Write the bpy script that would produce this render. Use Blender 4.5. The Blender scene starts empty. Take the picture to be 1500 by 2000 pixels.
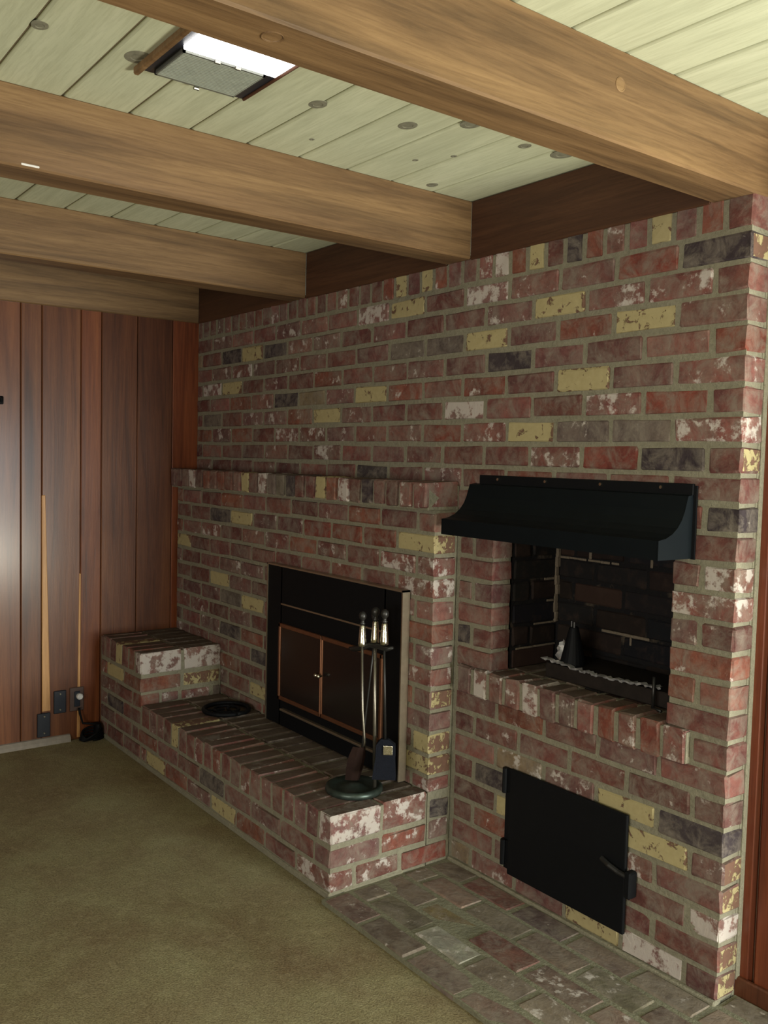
import bpy, bmesh, math, random
from mathutils import Vector, Matrix, Euler, noise
random.seed(7)
C = bpy.context.scene.collection
S = 0.0762            # one brick course = 3 inches; every coordinate below is in courses
sc = bpy.context.scene

# ---------------------------------------------------------------- camera
cam_d = bpy.data.cameras.new('camera'); cam = bpy.data.objects.new('camera', cam_d); C.objects.link(cam)
cam.location = (57.3237*S, -27.3353*S, 18.2837*S)
cam.rotation_euler = Euler((1.5115, -0.0240, 0.9224), 'XYZ')
cam_d.sensor_fit = 'HORIZONTAL'; cam_d.sensor_width = 36.0
cam_d.lens = 36.0*1769.76/1500.0
cam_d.clip_start = 0.02; cam_d.clip_end = 100
sc.camera = cam

# ---------------------------------------------------------------- world, lights, exposure
w = bpy.data.worlds.new('world'); sc.world = w; w.use_nodes = True
bg = w.node_tree.nodes['Background']; bg.inputs['Color'].default_value = (0.80, 0.92, 1.0, 1); bg.inputs['Strength'].default_value = 0.8
sc.view_settings.view_transform = 'Standard'; sc.view_settings.look = 'None'
sc.view_settings.gamma = 1; sc.view_settings.use_curve_mapping = False
sc.view_settings.exposure = 0.0

def area(name, loc, rot, sx, sy, power, col):
    l = bpy.data.lights.new(name, 'AREA'); l.shape = 'RECTANGLE'; l.size = sx*S; l.size_y = sy*S
    l.energy = power; l.color = col
    o = bpy.data.objects.new(name, l); C.objects.link(o)
    o.location = [c*S for c in loc]; o.rotation_euler = rot
    return o
R = math.radians
# daylight through the glass door in the right wall, an added upward fill that brightens the ceiling,
# and an added fill for the brick front, at an unseen window
area('daylight_glass_door', (72.4, 1.5, 11.5), (0, R(90), 0), 20, 10.5, 72, (0.80, 0.93, 1.0))
area('ceiling_fill_light', (72.2, 1.5, 4.0), (0, R(146), 0), 6, 10.5, 135, (1.0, 0.92, 0.72))
area('brick_front_fill', (58, -58.5, 15), (R(90), 0, 0), 28, 15, 96, (1.0, 0.95, 0.86))

# ---------------------------------------------------------------- helpers
def sgeo(bm, name, mat, parent=None, loc=(0, 0, 0), smooth=False):
    me = bpy.data.meshes.new(name); bm.to_mesh(me); bm.free()
    if smooth:
        for p in me.polygons: p.use_smooth = True
    o = bpy.data.objects.new(name, me); C.objects.link(o)
    for m in (mat if isinstance(mat, (list, tuple)) else [mat]): me.materials.append(m)
    if parent: o.parent = parent
    o.location = loc
    return o
def box(bm, x0, x1, y0, y1, z0, z1, bev=0.0, off=(0, 0, 0), seg=1, M=None):
    v = [bm.verts.new(((x-off[0])*S, (y-off[1])*S, (z-off[2])*S)) for x in (x0, x1) for y in (y0, y1) for z in (z0, z1)]
    fs = []
    for a in ((0, 1, 3, 2), (4, 6, 7, 5), (0, 4, 5, 1), (2, 3, 7, 6), (0, 2, 6, 4), (1, 5, 7, 3)):
        fs.append(bm.faces.new([v[i] for i in a]))
    if M is not None: bmesh.ops.transform(bm, matrix=M, verts=v)
    if bev:
        es = list({e for f in fs for e in f.edges})
        bmesh.ops.bevel(bm, geom=es, offset=bev*S, segments=seg, affect='EDGES', profile=0.6)
    return v
def tube(bm, pts, r, n=8, off=(0, 0, 0), caps=True):
    """swept round bar through pts (course units); r a number or one radius per point"""
    P = [Vector([(p[i]-off[i])*S for i in range(3)]) for p in pts]
    rr = r if isinstance(r, (list, tuple)) else [r]*len(P)
    rings = []
    up = Vector((0, 0, 1)); 
    d0 = (P[1]-P[0]).normalized()
    a = d0.cross(up) if abs(d0.z) < 0.9 else d0.cross(Vector((1, 0, 0)))
    a.normalize()
    for i, p in enumerate(P):
        d = (P[min(i+1, len(P)-1)]-P[max(i-1, 0)]).normalized()
        a = (a-d*a.dot(d)).normalized(); b = d.cross(a)
        rings.append([bm.verts.new(p+(a*math.cos(2*math.pi*k/n)+b*math.sin(2*math.pi*k/n))*rr[i]*S) for k in range(n)])
    for i in range(len(P)-1):
        for k in range(n):
            bm.faces.new((rings[i][k], rings[i][(k+1) % n], rings[i+1][(k+1) % n], rings[i+1][k]))
    if caps:
        bm.faces.new(rings[0][::-1]); bm.faces.new(rings[-1])
def lathe(bm, prof, c, n=24, off=(0, 0, 0), sx=1, sy=1):
    rings = []
    for r, z in prof:
        rings.append([bm.verts.new(((c[0]-off[0]+r*sx*math.cos(2*math.pi*k/n))*S, (c[1]-off[1]+r*sy*math.sin(2*math.pi*k/n))*S, (c[2]-off[2]+z)*S)) for k in range(n)])
    for i in range(len(prof)-1):
        for k in range(n):
            bm.faces.new((rings[i][k], rings[i][(k+1) % n], rings[i+1][(k+1) % n], rings[i+1][k]))
    bm.faces.new(rings[0][::-1]); bm.faces.new(rings[-1])
def prism(bm, poly, x0, x1, off=(0, 0, 0), axis='x'):
    """poly of (y,z) extruded along x"""
    def mk(x, y, z): return bm.verts.new(((x-off[0])*S, (y-off[1])*S, (z-off[2])*S))
    if axis == 'x': a = [mk(x0, y, z) for y, z in poly]; b = [mk(x1, y, z) for y, z in poly]
    else: a = [mk(x, x0, z) for x, z in poly]; b = [mk(x, x1, z) for x, z in poly]
    bm.faces.new(a[::-1]); bm.faces.new(b)
    n = len(poly)
    for i in range(n): bm.faces.new((a[i], a[(i+1) % n], b[(i+1) % n], b[i]))
    bmesh.ops.recalc_face_normals(bm, faces=bm.faces[:])
def thing(name, label, cat, loc=(0, 0, 0), group=None, rot=(0, 0, 0)):
    o = bpy.data.objects.new(name, None); C.objects.link(o); o.empty_display_size = 0.05
    o.location = [c*S for c in loc]; o.rotation_euler = rot
    o['label'] = label; o['category'] = cat
    if group: o['group'] = group
    return o
def part(name, bm, mat, root, smooth=False, label=None):
    o = sgeo(bm, name, mat, root, smooth=smooth)
    if label: o['label'] = label
    return o
def struct(name, bm, mat):
    o = sgeo(bm, name, mat); o['kind'] = 'structure'; return o

# ---------------------------------------------------------------- materials
class NT:
    def __init__(s, name):
        s.m = bpy.data.materials.new(name); s.m.use_nodes = True; s.t = s.m.node_tree; s.b = s.t.nodes['Principled BSDF']
    def n(s, typ, **kw):
        n = s.t.nodes.new(typ)
        for k, v in kw.items():
            if k.startswith('_'): n.inputs[int(k[1:])].default_value = v
            else: setattr(n, k, v)
        return n
    def l(s, a, b): s.t.links.new(a, b)
    def coord(s, kind='Object', rnd=True, scale=(1, 1, 1)):
        tc = s.n('ShaderNodeTexCoord'); mp = s.n('ShaderNodeMapping'); mp.inputs['Scale'].default_value = scale
        s.l(tc.outputs[kind], mp.inputs['Vector'])
        if rnd:
            oi = s.n('ShaderNodeObjectInfo'); mu = s.n('ShaderNodeMath', operation='MULTIPLY', _1=53.0)
            s.l(oi.outputs['Random'], mu.inputs[0]); cb = s.n('ShaderNodeCombineXYZ')
            s.l(mu.outputs[0], cb.inputs[0]); s.l(mu.outputs[0], cb.inputs[1]); s.l(mu.outputs[0], cb.inputs[2])
            s.l(cb.outputs[0], mp.inputs['Location'])
        return mp.outputs[0]
    def noise(s, vec, scale, detail=4, rough=0.55, dist=0.0):
        n = s.n('ShaderNodeTexNoise'); n.inputs['Scale'].default_value = scale; n.inputs['Detail'].default_value = detail
        n.inputs['Roughness'].default_value = rough; n.inputs['Distortion'].default_value = dist
        s.l(vec, n.inputs['Vector']); return n.outputs['Fac']
    def ramp(s, fac, stops):
        r = s.n('ShaderNodeValToRGB'); e = r.color_ramp.elements
        while len(e) < len(stops): e.new(0.5)
        for i, (p, c) in enumerate(stops):
            e[i].position = p; e[i].color = c if len(c) == 4 else (*c, 1)
        s.l(fac, r.inputs[0]); return r.outputs[0]
    def mix(s, fac, a, b, mode='MIX'):
        m = s.n('ShaderNodeMix', data_type='RGBA', blend_type=mode)
        for sock, v in ((m.inputs[0], fac), (m.inputs[6], a), (m.inputs[7], b)):
            if hasattr(v, 'links') or isinstance(v, bpy.types.NodeSocket): s.l(v, sock)
            elif isinstance(v, (int, float)): sock.default_value = v
            else: sock.default_value = (*v, 1) if len(v) == 3 else v
        return m.outputs[2]
    def math(s, op, a, b=0.0, clamp=False):
        m = s.n('ShaderNodeMath', operation=op, use_clamp=clamp)
        for i, v in enumerate((a, b)):
            if isinstance(v, bpy.types.NodeSocket): s.l(v, m.inputs[i])
            else: m.inputs[i].default_value = v
        return m.outputs[0]
    def bump(s, h, strength=0.4, dist=0.003):
        b = s.n('ShaderNodeBump'); b.inputs['Strength'].default_value = strength; b.inputs['Distance'].default_value = dist
        s.l(h, b.inputs['Height']); s.l(b.outputs[0], s.b.inputs['Normal'])
    def out(s, col, rough=0.8, spec=0.3, metal=0.0):
        if isinstance(col, bpy.types.NodeSocket): s.l(col, s.b.inputs['Base Color'])
        else: s.b.inputs['Base Color'].default_value = (*col, 1)
        if isinstance(rough, bpy.types.NodeSocket): s.l(rough, s.b.inputs['Roughness'])
        else: s.b.inputs['Roughness'].default_value = rough
        s.b.inputs['Specular IOR Level'].default_value = spec; s.b.inputs['Metallic'].default_value = metal
        return s.m

def mat_brick(nm='old_brick', dusty=True):
    k = NT(nm); v = k.coord()
    oi = k.n('ShaderNodeObjectInfo')
    big = k.noise(v, 9, 3); fine = k.noise(v, 55, 6, 0.7); mid = k.noise(v, 24, 5, 0.6, 0.8)
    c = k.mix(k.ramp(big, [(0.35, (0, 0, 0)), (0.68, (1, 1, 1))]), oi.outputs['Color'], k.mix(1.0, oi.outputs['Color'], (0.62, 0.60, 0.66), 'MULTIPLY'))
    c = k.mix(k.ramp(fine, [(0.38, (0.55,)*3), (0.5, (0.25,)*3), (0.7, (0, 0, 0))]), c, k.mix(1.0, c, (0.45, 0.42, 0.42), 'MULTIPLY'))
    # dusty mortar smear
    sm = k.noise(v, 17, 7, 0.72, 0.6)
    c = k.mix(k.ramp(sm, [(0.42, (0, 0, 0)), (0.66, (0.72,)*3)]), c, (0.205, 0.175, 0.140))
    # whitewash / lime left on the reclaimed bricks; the amount is the object colour's alpha
    th = k.math('SUBTRACT', 0.72, k.math('MULTIPLY', oi.outputs['Alpha'], 0.32))
    wn = k.noise(v, 22, 6, 0.68, 0.1)
    wm = k.math('MULTIPLY', k.math('SUBTRACT', wn, th), 13.0, True)
    c = k.mix(k.math('MULTIPLY', wm, 0.85), c, (0.46, 0.42, 0.38))
    # dust and soot lying on upward faces
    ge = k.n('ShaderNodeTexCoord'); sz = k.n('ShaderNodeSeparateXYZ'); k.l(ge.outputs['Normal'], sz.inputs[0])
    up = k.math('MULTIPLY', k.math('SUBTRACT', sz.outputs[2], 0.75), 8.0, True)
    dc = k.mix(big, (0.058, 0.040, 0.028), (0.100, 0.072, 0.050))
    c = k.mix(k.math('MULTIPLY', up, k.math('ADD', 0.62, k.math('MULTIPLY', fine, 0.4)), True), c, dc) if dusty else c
    k.bump(k.math('ADD', k.math('MULTIPLY', fine, 0.6), k.math('MULTIPLY', mid, 1.2)), 0.7, 0.004)
    return k.out(c, 0.88, 0.25)
def mat_painted():
    k = NT('yellow_painted_brick'); v = k.coord()
    oi = k.n('ShaderNodeObjectInfo')
    tc = k.n('ShaderNodeTexCoord'); sp = k.n('ShaderNodeSeparateXYZ'); k.l(tc.outputs['Generated'], sp.inputs[0])
    def edge(o): return k.math('ABSOLUTE', k.math('SUBTRACT', o, 0.5))
    e = k.math('MAXIMUM', edge(sp.outputs[0]), edge(sp.outputs[2]))
    e = k.math('MULTIPLY', k.math('POWER', k.math('MULTIPLY', e, 2.0), 14.0), 0.22)
    nz = k.noise(v, 34, 5, 0.66, 0.5)
    mask = k.math('MULTIPLY', k.math('SUBTRACT', k.math('ADD', nz, e), k.math('SUBTRACT', 0.655, k.math('MULTIPLY', oi.outputs['Alpha'], 0.16))), 20.0, True)
    pn = k.noise(v, 60, 3)
    paint = k.mix(pn, (0.30, 0.25, 0.12), (0.40, 0.34, 0.18))
    c = k.mix(mask, paint, k.mix(pn, (0.10, 0.06, 0.035), (0.17, 0.085, 0.06)))
    k.bump(k.math('SUBTRACT', k.math('MULTIPLY', pn, 0.3), mask), 0.7, 0.003)
    return k.out(c, 0.75, 0.3)
def mat_mortar(name, c1, c2, soot=False):
    k = NT(name); v = k.coord(rnd=False)
    a = k.noise(v, 14, 6, 0.7); b = k.noise(v, 90, 4, 0.7)
    c = k.mix(a, c1, c2); c = k.mix(k.ramp(b, [(0.3, (0.5,)*3), (0.6, (0, 0, 0))]), c, k.mix(1.0, c, (0.6, 0.6, 0.58), 'MULTIPLY'))
    if soot:
        s_ = k.noise(v, 7, 5, 0.6, 0.4)
        c = k.mix(k.ramp(s_, [(0.58, (0.98,)*3), (0.70, (0.2,)*3)]), c, (0.008, 0.008, 0.009))
    k.bump(k.math('ADD', b, k.math('MULTIPLY', a, 2.0)), 0.8, 0.006)
    return k.out(c, 0.95, 0.15)
def mat_wood(name, ca, cb, cc, axis, rough=0.5, spec=0.35, scale=1.0, knots=0.5, coat=0.0):
    k = NT(name)
    sc_ = {'x': (0.35, 7, 7), 'y': (7, 0.35, 7), 'z': (7, 7, 0.35)}[axis]
    v = k.coord(scale=tuple(q*scale for q in sc_))
    g = k.noise(v, 3.2, 6, 0.62, 0.9); f = k.noise(v, 22, 5, 0.7, 0.4); b = k.noise(v, 0.9, 3, 0.5, 1.2)
    oi = k.n('ShaderNodeObjectInfo')
    c = k.ramp(g, [(0.28, ca), (0.50, cb), (0.72, cc)])
    c = k.mix(k.ramp(b, [(0.38, (0.55,)*3), (0.6, (0, 0, 0))]), c, k.mix(1.0, c, (0.62, 0.58, 0.60), 'MULTIPLY'))
    c = k.mix(k.ramp(f, [(0.36, (0.5,)*3), (0.55, (0, 0, 0))]), c, k.mix(1.0, c, (0.60, 0.55, 0.50), 'MULTIPLY'))
    c = k.mix(1.0, c, oi.outputs['Color'], 'MULTIPLY')
    k.bump(k.math('ADD', f, g), 0.22, 0.002)
    m = k.out(c, rough, spec)
    if coat: k.b.inputs['Coat Weight'].default_value = coat; k.b.inputs['Coat Roughness'].default_value = 0.2
    return m
def mat_ceiling():
    k = NT('whitewashed_board'); v = k.coord(scale=(0.5, 6, 6))
    g = k.noise(v, 3.0, 6, 0.65, 0.6); f = k.noise(v, 20, 4, 0.7)
    c = k.ramp(g, [(0.25, (0.37, 0.385, 0.265)), (0.55, (0.47, 0.49, 0.345)), (0.8, (0.53, 0.545, 0.40))])
    c = k.mix(k.ramp(f, [(0.35, (0.4,)*3), (0.55, (0, 0, 0))]), c, (0.33, 0.335, 0.225))
    k.bump(f, 0.15, 0.001)
    return k.out(c, 0.75, 0.25)
def mat_carpet():
    k = NT('carpet'); v = k.coord(rnd=False)
    big = k.noise(v, 1.6, 5, 0.6, 0.5); sp = k.noise(v, 170, 3, 0.8); md = k.noise(v, 30, 4, 0.7); st = k.noise(v, 4.5, 5, 0.65)
    c = k.ramp(big, [(0.3, (0.225, 0.165, 0.092)), (0.48, (0.310, 0.270, 0.148)), (0.68, (0.370, 0.345, 0.195))])
    c = k.mix(k.ramp(st, [(0.4, (0.35,)*3), (0.6, (0, 0, 0))]), c, (0.235, 0.160, 0.100))
    c = k.mix(k.ramp(sp, [(0.35, (0.75,)*3), (0.6, (0, 0, 0))]), c, k.mix(1.0, c, (0.45, 0.42, 0.40), 'MULTIPLY'))
    c = k.mix(k.ramp(md, [(0.5, (0, 0, 0)), (0.8, (0.5,)*3)]), c, (0.42, 0.37, 0.22))
    k.bump(k.math('ADD', sp, k.math('MULTIPLY', md, 1.0)), 1.0, 0.006)
    return k.out(c, 1.0, 0.05)
def mat_plain(name, col, rough=0.5, spec=0.4, metal=0.0, nscale=40, var=0.25, bump=0.15):
    k = NT(name); v = k.coord()
    n = k.noise(v, nscale, 4, 0.6)
    c = k.mix(n, tuple(x*(1-var) for x in col), tuple(x*(1+var) for x in col))
    k.bump(n, bump, 0.001)
    return k.out(c, rough, spec, metal)
M_brick = mat_brick(); M_pave = mat_brick('worn_paving_brick', False); M_paint = mat_painted()
M_mortar = mat_mortar('mortar', (0.185, 0.172, 0.122), (0.275, 0.258, 0.188))
M_soot = mat_mortar('sooty_mortar', (0.10, 0.075, 0.05), (0.15, 0.115, 0.08), True)
M_beam = mat_wood('stained_beam_wood', (0.095, 0.056, 0.026), (0.180, 0.107, 0.048), (0.255, 0.157, 0.072), 'y', 0.5, 0.3)
M_fascia = mat_wood('dark_fascia_wood', (0.048, 0.020, 0.011), (0.072, 0.031, 0.016), (0.10, 0.044, 0.021), 'x', 0.5, 0.3)
M_panel = mat_wood('redwood_panelling', (0.060, 0.021, 0.010), (0.135, 0.050, 0.021), (0.200, 0.082, 0.034), 'z', 0.42, 0.3, 0.8, coat=0.30)
M_strip = mat_wood('orange_edge_highlight', (0.36, 0.17, 0.06), (0.48, 0.25, 0.09), (0.55, 0.31, 0.13), 'z', 0.45, 0.4)
M_ceil = mat_ceiling(); M_carpet = mat_carpet()
M_groove = mat_plain('dark_groove', (0.17, 0.135, 0.09), 0.9, 0.1)
M_knot = mat_plain('wood_knot', (0.17, 0.165, 0.12), 0.7, 0.2, nscale=70, var=0.5)
M_black = mat_plain('black_painted_steel', (0.0035, 0.004, 0.005), 0.6, 0.14)
M_hood = mat_plain('black_hood_steel', (0.003, 0.005, 0.0065), 0.5, 0.13, nscale=15)
M_iron = mat_plain('wrought_iron', (0.035, 0.034, 0.032), 0.42, 0.6, 0.7)
M_verd = mat_plain('green_bronze_iron', (0.045, 0.062, 0.052), 0.38, 0.5, 0.6, nscale=60, var=0.6)
M_rod = mat_plain('steel_rod', (0.20, 0.185, 0.15), 0.35, 0.5, 0.9)
M_nickel = mat_plain('hammered_nickel', (0.62, 0.60, 0.50), 0.22, 0.6, 1.0, nscale=120, var=0.3, bump=0.9)
M_brass = mat_plain('aged_brass', (0.36, 0.30, 0.22), 0.35, 0.5, 0.85)
M_copper = mat_plain('copper_bronze_trim', (0.24, 0.11, 0.060), 0.4, 0.5, 0.8)
M_foil = mat_plain('aluminium_foil', (0.80, 0.79, 0.78), 0.28, 0.8, 0.65, nscale=30, bump=1.0)
M_dark = mat_plain('firebox_dark', (0.012, 0.009, 0.008), 0.8, 0.2)
M_white = mat_plain('white_plastic', (0.60, 0.58, 0.55), 0.5, 0.4)
M_plate = mat_plain('brown_cover_plate', (0.075, 0.045, 0.035), 0.4, 0.4)
M_dplate = mat_plain('black_cover_plate', (0.012, 0.014, 0.020), 0.4, 0.4)
M_base = mat_plain('pale_shoe_moulding', (0.23, 0.20, 0.165), 0.7, 0.2)
M_wall = mat_plain('room_wall_paint', (0.42, 0.37, 0.29), 0.8, 0.2)
M_bristle = mat_plain('dark_bristle', (0.007, 0.008, 0.012), 0.95, 0.1, nscale=200, var=0.6, bump=1.0)
k = NT('sooty_brick'); v_ = k.coord(); oi_ = k.n('ShaderNodeObjectInfo'); n_ = k.noise(v_, 20, 5, .7)
c_ = k.mix(k.ramp(n_, [(0.5, (0, 0, 0)), (0.75, (0.6,)*3)]), oi_.outputs['Color'], (0.045, 0.028, 0.020)); k.bump(n_, .5, .004); M_sootb = k.out(c_, .85, .15)
k = NT('smoked_glass'); k.b.inputs['Transmission Weight'].default_value = 0.4; M_glass = k.out((0.018, 0.013, 0.012), 0.18, 0.5)
k = NT('lit_lens'); e_ = k.n('ShaderNodeEmission'); e_.inputs['Color'].default_value = (1, 0.98, 0.95, 1); e_.inputs['Strength'].default_value = 9.0
k.l(e_.outputs[0], k.t.nodes['Material Output'].inputs['Surface']); M_lens = k.m
k = NT('outdoor_light_pane'); k.b.inputs['Transmission Weight'].default_value = 1.0; M_pane = k.out((1, 1, 1), 0.0, 0.5)

# ---------------------------------------------------------------- bricks
SP={'B': {'dark': [(15.57, 16.65), (7.88, 7.55), (11.41, 6.63), (5.61, 14.49), (22.73, 16.69)],
       'grey': [(13.42, 16.43), (14.51, 16.61), (7.15, 9.35)],
       'part': [(13.52, 13.42), (17.46, 13.5), (4.55, 13.93), (2.84, 8.07), (25.21, 13.28), (18.43, 13.45)],
       'red': [(17.42, 14.57), (20.24, 14.66), (22.81, 14.49)],
       'white': [(20.83, 16.61), (12.56, 16.54), (3.36, 17.0)],
       'yellow': [(25.71, 14.5), (9.62, 14.53), (1.55, 12.62), (6.77, 10.58), (26.27, 5.57), (26.13, 4.46), (11.32, 9.48), (11.17, 4.61),
                  (18.78, 16.78), (10.18, 16.59)]},
 'C': {'part': [(-0.96, 13.56), (-0.92, 12.53), (-0.77, 8.46), (-0.67, 3.85)], 'white': [(-0.99, 14.37), (-0.68, 5.98)], 'yellow': [(-0.74, 7.59)]},
 'E': {'part': [(-2.71, 2.64)], 'red': [(-1.76, 0.55), (-5.43, 1.26)], 'white': [(-5.47, 2.82), (-5.13, 0.17)]},
 'F': {'dark': [(1.74, 2.43)], 'yellow': [(3.87, 4.77), (3.6, 5.74)]},
 'H': {'dark': [(15.85, 1.56), (26.8, 0.08)],
       'part': [(14.63, 2.69), (19.6, 3.32)],
       'white': [(26.53, 2.06)],
       'yellow': [(17.57, 0.52), (9.4, 0.79), (11.1, 2.86)]},
 'I': {'part': [(30.09, 8.5), (34.58, 8.49), (36.64, 8.71)], 'red': [(35.81, 8.6), (37.2, 8.76)], 'white': [(29.14, 8.63), (32.03, 8.4)]},
 'L': {'part': [(0.28, 16.63), (0.55, 14.23), (0.27, 13.22)],
       'white': [(0.89, 2.16), (0.65, 21.19)],
       'yellow': [(0.49, 25.32), (0.56, 18.66), (0.61, 4.76), (0.62, 3.6), (0.73, 1.13), (0.56, 0.55)]},
 'P': {'dark': [(30.43, -7.15), (34.83, -1.11)],
       'part': [(37.63, -3.73), (29.41, -5.9), (39.54, -1.51)],
       'red': [(35.19, -3.97), (31.06, -1.27)],
       'tan': [(37.22, -1.62), (29.34, -4.53)],
       'white': [(32.88, -4.88)],
       'yellow': [(32.33, -3.19)]},
 'S': {'part': [(-3.49, 3.69)], 'white': [(-4.85, 5.82), (-2.49, 5.86)], 'yellow': [(-2.82, 4.69)]},
 'W': {'dark': [(39.12, 25.44), (10.23, 24.32), (5.76, 24.66), (11.78, 21.4), (39.86, 16.57), (19.97, 17.69), (38.27, 18.49), (30.13, 22.32),
                (33.25, 26.69), (40.03, 5.7), (29.54, 4.39), (27.82, 10.16)],
       'grey': [(26.04, 23.33), (22.68, 23.36), (36.94, 19.43), (33.98, 19.45), (3.43, 20.36)],
       'part': [(33.11, 18.55), (28.24, 19.28), (35.21, 24.38), (37.44, 24.46), (39.8, 21.45), (36.33, 20.46), (37.94, 3.63), (14.06, 19.75),
                (15.14, 18.9), (6.8, 23.48), (39.98, 14.25), (40.29, 19.23)],
       'red': [(37.81, 20.5), (35.49, 18.58), (25.86, 19.47), (36.42, 25.42), (34.33, 12.02), (40.31, 22.51)],
       'tan': [(27.54, 0.58), (31.9, 5.86), (13.72, 21.77), (28.38, 4.85), (0.67, 24.71)],
       'white': [(28.45, 25.39), (19.9, 25.32), (2.26, 22.41), (27.2, 20.42), (29.48, 26.69), (31.11, -2.8), (38.41, 0.79)],
       'yellow': [(36.96, 23.41), (32.71, 24.33), (22.88, 25.37), (28.54, 23.35), (34.01, 21.42), (20.48, 21.44), (16.35, 20.42), (31.9, 19.43),
                  (31.38, 26.59), (37.4, 26.6), (24.66, 26.39), (21.96, 26.39), (8.07, 24.17), (5.14, 22.38), (36.83, 5.44), (38.65, 4.56),
                  (30.36, 3.63), (35.89, 0.39)]}}
PAL = {
 'n': [((0.170, 0.080, 0.064), .05), ((0.190, 0.092, 0.074), .15), ((0.150, 0.078, 0.068), .15), ((0.200, 0.108, 0.088), .30), ((0.165, 0.098, 0.084), .35), ((0.140, 0.064, 0.052), .05), ((0.200, 0.085, 0.056), .20)],
 'red': [((0.220, 0.062, 0.042), 0.0)], 'dark': [((0.060, 0.045, 0.048), .15)], 'grey': [((0.150, 0.120, 0.095), .30)],
 'white': [((0.210, 0.125, 0.108), .86)], 'part': [((0.185, 0.088, 0.070), .60)], 'tan': [((0.29, 0.215, 0.125), .35)],
 'yellow': [((0.5, 0.42, 0.19), .4)], 'sootx': [((0.013, 0.011, 0.011), 0.0), ((0.020, 0.013, 0.011), 0.0), ((0.032, 0.018, 0.013), 0.0), ((0.010, 0.010, 0.012), 0.0)],
 'dusty': [((0.090, 0.060, 0.042), .05), ((0.100, 0.068, 0.046), .10), ((0.080, 0.054, 0.040), .05)],
 'soot': [((0.010, 0.009, 0.009), 0.0), ((0.016, 0.011, 0.009), 0.0), ((0.026, 0.015, 0.011), 0.0), ((0.008, 0.008, 0.010), 0.0)],
 'pad': [((0.200, 0.145, 0.108), .2), ((0.205, 0.135, 0.104), .3), ((0.185, 0.143, 0.104), .2), ((0.205, 0.165, 0.118), .35)],
 'pred': [((0.185, 0.088, 0.064), .1)], 'pdark': [((0.115, 0.085, 0.072), .1)], 'pwhite': [((0.33, 0.325, 0.25), .55)], 'ppart': [((0.165, 0.110, 0.084), .5)], 'ptan': [((0.16, 0.14, 0.09), .3)], 'pyellow': [((0.20, 0.15, 0.075), .3)],
}
_mc = {}
def brick_mesh(dx, dy, dz, var):
    key = (round(dx, 1), round(dy, 1), round(dz, 1), var)
    if key not in _mc:
        rs = random.Random(hash(key) & 0xffff)
        bm = bmesh.new(); box(bm, -key[0]/2, key[0]/2, -key[1]/2, key[1]/2, -key[2]/2, key[2]/2, bev=0.07)
        for v in bm.verts: v.co += Vector([rs.uniform(-1, 1)*0.032*S for _ in range(3)])
        bm.normal_update()
        me = bpy.data.meshes.new('brick'); bm.to_mesh(me); bm.free(); me.materials.append(M_brick)
        for p in me.polygons: p.use_smooth = False
        _mc[key] = me
    return _mc[key], key
cnt = {}
rb = random.Random(11)
def brick(parent, x0, x1, y0, y1, z0, z1, kind='n', name='brick', poff=(0, 0, 0), yellow_px=False):
    me, key = brick_mesh(x1-x0, y1-y0, z1-z0, rb.randint(0, 3))
    if yellow_px:      # only the end face is painted yellow
        me = me.copy(); me.materials.append(M_paint)
        for p in me.polygons:
            if p.normal.x > 0.9: p.material_index = 1
    o = bpy.data.objects.new(name, me); C.objects.link(o); o.parent = parent
    j = 0.012
    o.location = [((x0+x1)/2-poff[0]+rb.uniform(-j, j))*S, ((y0+y1)/2-poff[1]+rb.uniform(-j, j)*1.5)*S, ((z0+z1)/2-poff[2]+rb.uniform(-j, j))*S]
    o.scale = ((x1-x0)/key[0], (y1-y0)/key[1], (z1-z0)/key[2])
    o.rotation_euler = (rb.uniform(-.006, .006), rb.uniform(-.004, .004), rb.uniform(-.004, .004))
    col, al = rb.choice(PAL[kind])
    if kind == 'n': al += .10
    if kind in ('n', 'part', 'white'): col = (col[0]*1.14, col[1]*.96, col[2]*.94)
    f = rb.uniform(0.82, 1.18) if kind not in ('yellow', 'white') else 1
    o.color = (col[0]*f, col[1]*f*rb.uniform(.94, 1.06), col[2]*f, min(1, max(0, al+rb.uniform(-.1, .12))))
    if kind.startswith('p') and kind != 'part':
        o.material_slots[0].link = 'OBJECT'; o.material_slots[0].material = M_pave
    if kind == 'soot':
        o.material_slots[0].link = 'OBJECT'; o.material_slots[0].material = M_sootb
    if kind == 'yellow':
        o.material_slots[0].link = 'OBJECT'; o.material_slots[0].material = M_paint
    cnt[parent.name] = cnt.get(parent.name, 0)+1
    return o
def special(table, a0, a1, b0, b1, default='n'):
    for t, pts in SP.get(table, {}).items():
        for a, b in pts:
            if a0 <= a <= a1 and b0 <= b <= b1: return t
    return default
G = 0.155   # mortar joint
def spans(a0, a1, phase, pitch, minlen=0.55):
    """stretcher intervals from a1 downwards, first brick 'phase' long"""
    cuts = [a1]; x = a1-phase
    while x > a0+minlen: cuts.append(x); x -= pitch*rb.uniform(0.985, 1.015)
    cuts.append(a0)
    return [(cuts[i+1], cuts[i]) for i in range(len(cuts)-1)]

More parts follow.
